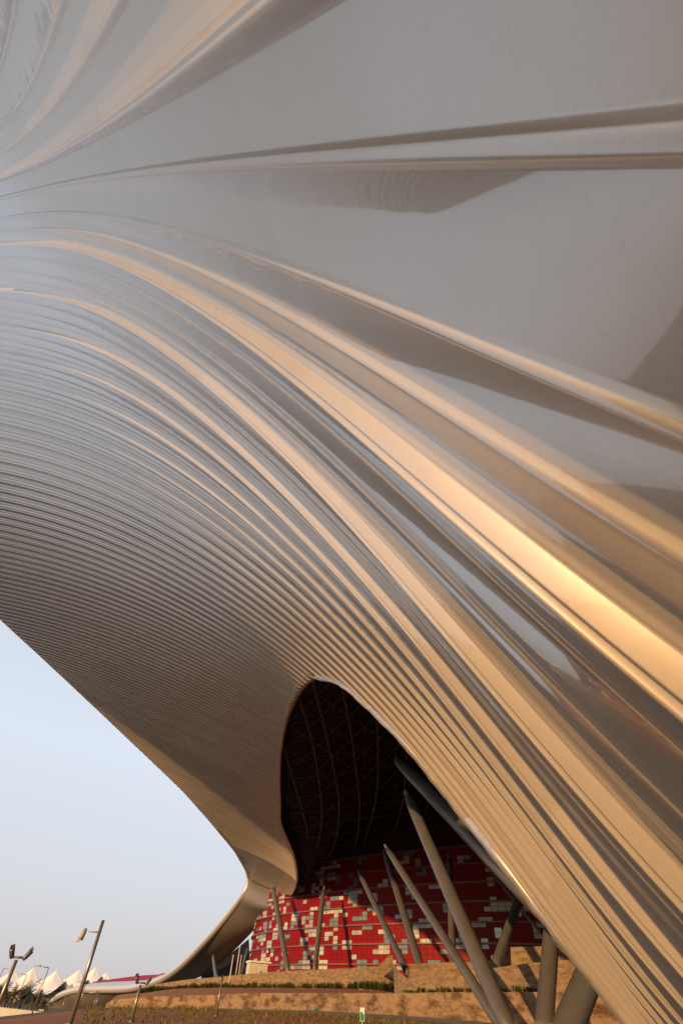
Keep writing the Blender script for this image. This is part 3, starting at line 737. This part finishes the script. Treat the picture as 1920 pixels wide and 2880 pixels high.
rowpts = spline([(1150, 2796, 66.5), (1250, 2796, 62), (1374, 2795, 58), (1500, 2795, 54)], 20)
for i, q in enumerate(rowpts):
    o = bpy.data.objects.new('shrub', SM[(i*2+1) % 5]); COL.objects.link(o)
    o.location = hd(q[0]+rr_.uniform(-3, 3), q[1], q[2]-1); s_ = rr_.uniform(.35, .62); o.scale = (s_*1.5, s_, s_); o.rotation_euler = (0, 0, rr_.uniform(0, 6))
    tag(o, 'small dark shrub at the foot of the rising wall below the columns', 'shrub', 'small shrubs below the leaning columns')
def boulder_mesh(seed):
    import bmesh
    bm = bmesh.new(); bmesh.ops.create_icosphere(bm, subdivisions=2, radius=.5); rn = random.Random(seed)
    for v_ in bm.verts: v_.co *= rn.uniform(.8, 1.15); v_.co.z *= .7
    me_ = bpy.data.meshes.new('boulder'); bm.to_mesh(me_); bm.free(); me_.materials.append(M['boulder']); return me_
BM_ = [boulder_mesh(i) for i in range(3)]
for i, q in enumerate(spline([(640, 2789, 118), (760, 2788, 107), (900, 2789, 98), (1040, 2792, 88)], 12)):
    o = bpy.data.objects.new('boulder', BM_[i % 3]); COL.objects.link(o); o.location = hd(q[0]+rr_.uniform(-8, 8), q[1], q[2]); s_ = rr_.uniform(.6, 1.1); o.scale = (s_*1.4, s_, s_)
    tag(o, 'orange brown boulder lying in front of the shrub row', 'boulder', 'boulders in the planting bed')
rn = random.Random(5); mb = MB()
for k_ in range(13000):
    x = rn.uniform(230, 1500); y = rn.uniform(2838, 2905)
    q = ray(x, y)
    d = rn.uniform(26, 1)*0+rn.uniform(28, 118)
    az = degrees(atan2(q[0], q[1])); dl = float(np.interp(az, L1a, L1d)) if az > AZ0 else 120
    if d > dl-1: continue
    near_wall = (dl-d)/dl
    if x > 600 and 1 < dl-d < 9: continue
    if rn.random() < (.12 if dl-d < 14 else .80): continue
    b_ = Vector((sin(radians(az))*d, cos(radians(az))*d, ground_z(az, d)))
    H = rn.uniform(.10, .32)*(1.5 if dl-d < 9 and x < 600 else 1)
    for j in range(4):
        a = rn.uniform(0, 6.28); e_ = b_+Vector((cos(a)*.14+rn.uniform(-.1, .1), sin(a)*.14, H)); w_ = Vector((sin(a), -cos(a), 0))*.045
        bb_ = b_+Vector((rn.uniform(-.12, .12), 0, 0))
        mb.add([bb_-w_, bb_+w_, e_], [(0, 1, 2)])
tag(mb.build('grass', M['grass']), 'thin dry grass on the red bank below the stone wall', 'grass', kind='stuff')
sg = hd(1018, 2868, 40); sg = onground(sg)
c = hd(1018, 2853, 40)
root = empty('sign', sg, 'small white and green sign on a short stake in the grass', 'sign')
tube_obj('stake', [sg, Vector((sg.x, sg.y, c.z))], .02, M['white_pole'], root, 6)
s1, s2 = .13, .27
mb = MB(); mb.box((sg.x, sg.y-.02, c.z), s1*2, .03, s2*2); mb.build('board', M['sign_white'], root)
mb = MB(); y_ = sg.y-.04
mb.add([(sg.x-s1+.015, y_, c.z-s2+.02), (sg.x+s1-.02, y_, c.z-s2+.02), (sg.x+s1-.02, y_, c.z+s2*.05), (sg.x+s1*.2, y_, c.z+s2*.1), (sg.x, y_, c.z+s2*.4), (sg.x-s1+.015, y_, c.z+s2*.35)], [(0, 1, 2, 3, 4, 5)])
mb.build('green_marking', M['sign_green'], root)
c = onground(hd(887, 2843, 72), .25)
mb = MB(); mb.tube([c+Vector((-.24, 0, -.1)), c+Vector((-.1, 0, -.04)), c+Vector((.08, .05, -.06)), c+Vector((.25, 0, -.14))], [.06, .14, .11, .05], 8)
tag(mb.build('bag', M['teal'], smooth=True), 'teal plastic bag lying on the path by the stone wall', 'bag')
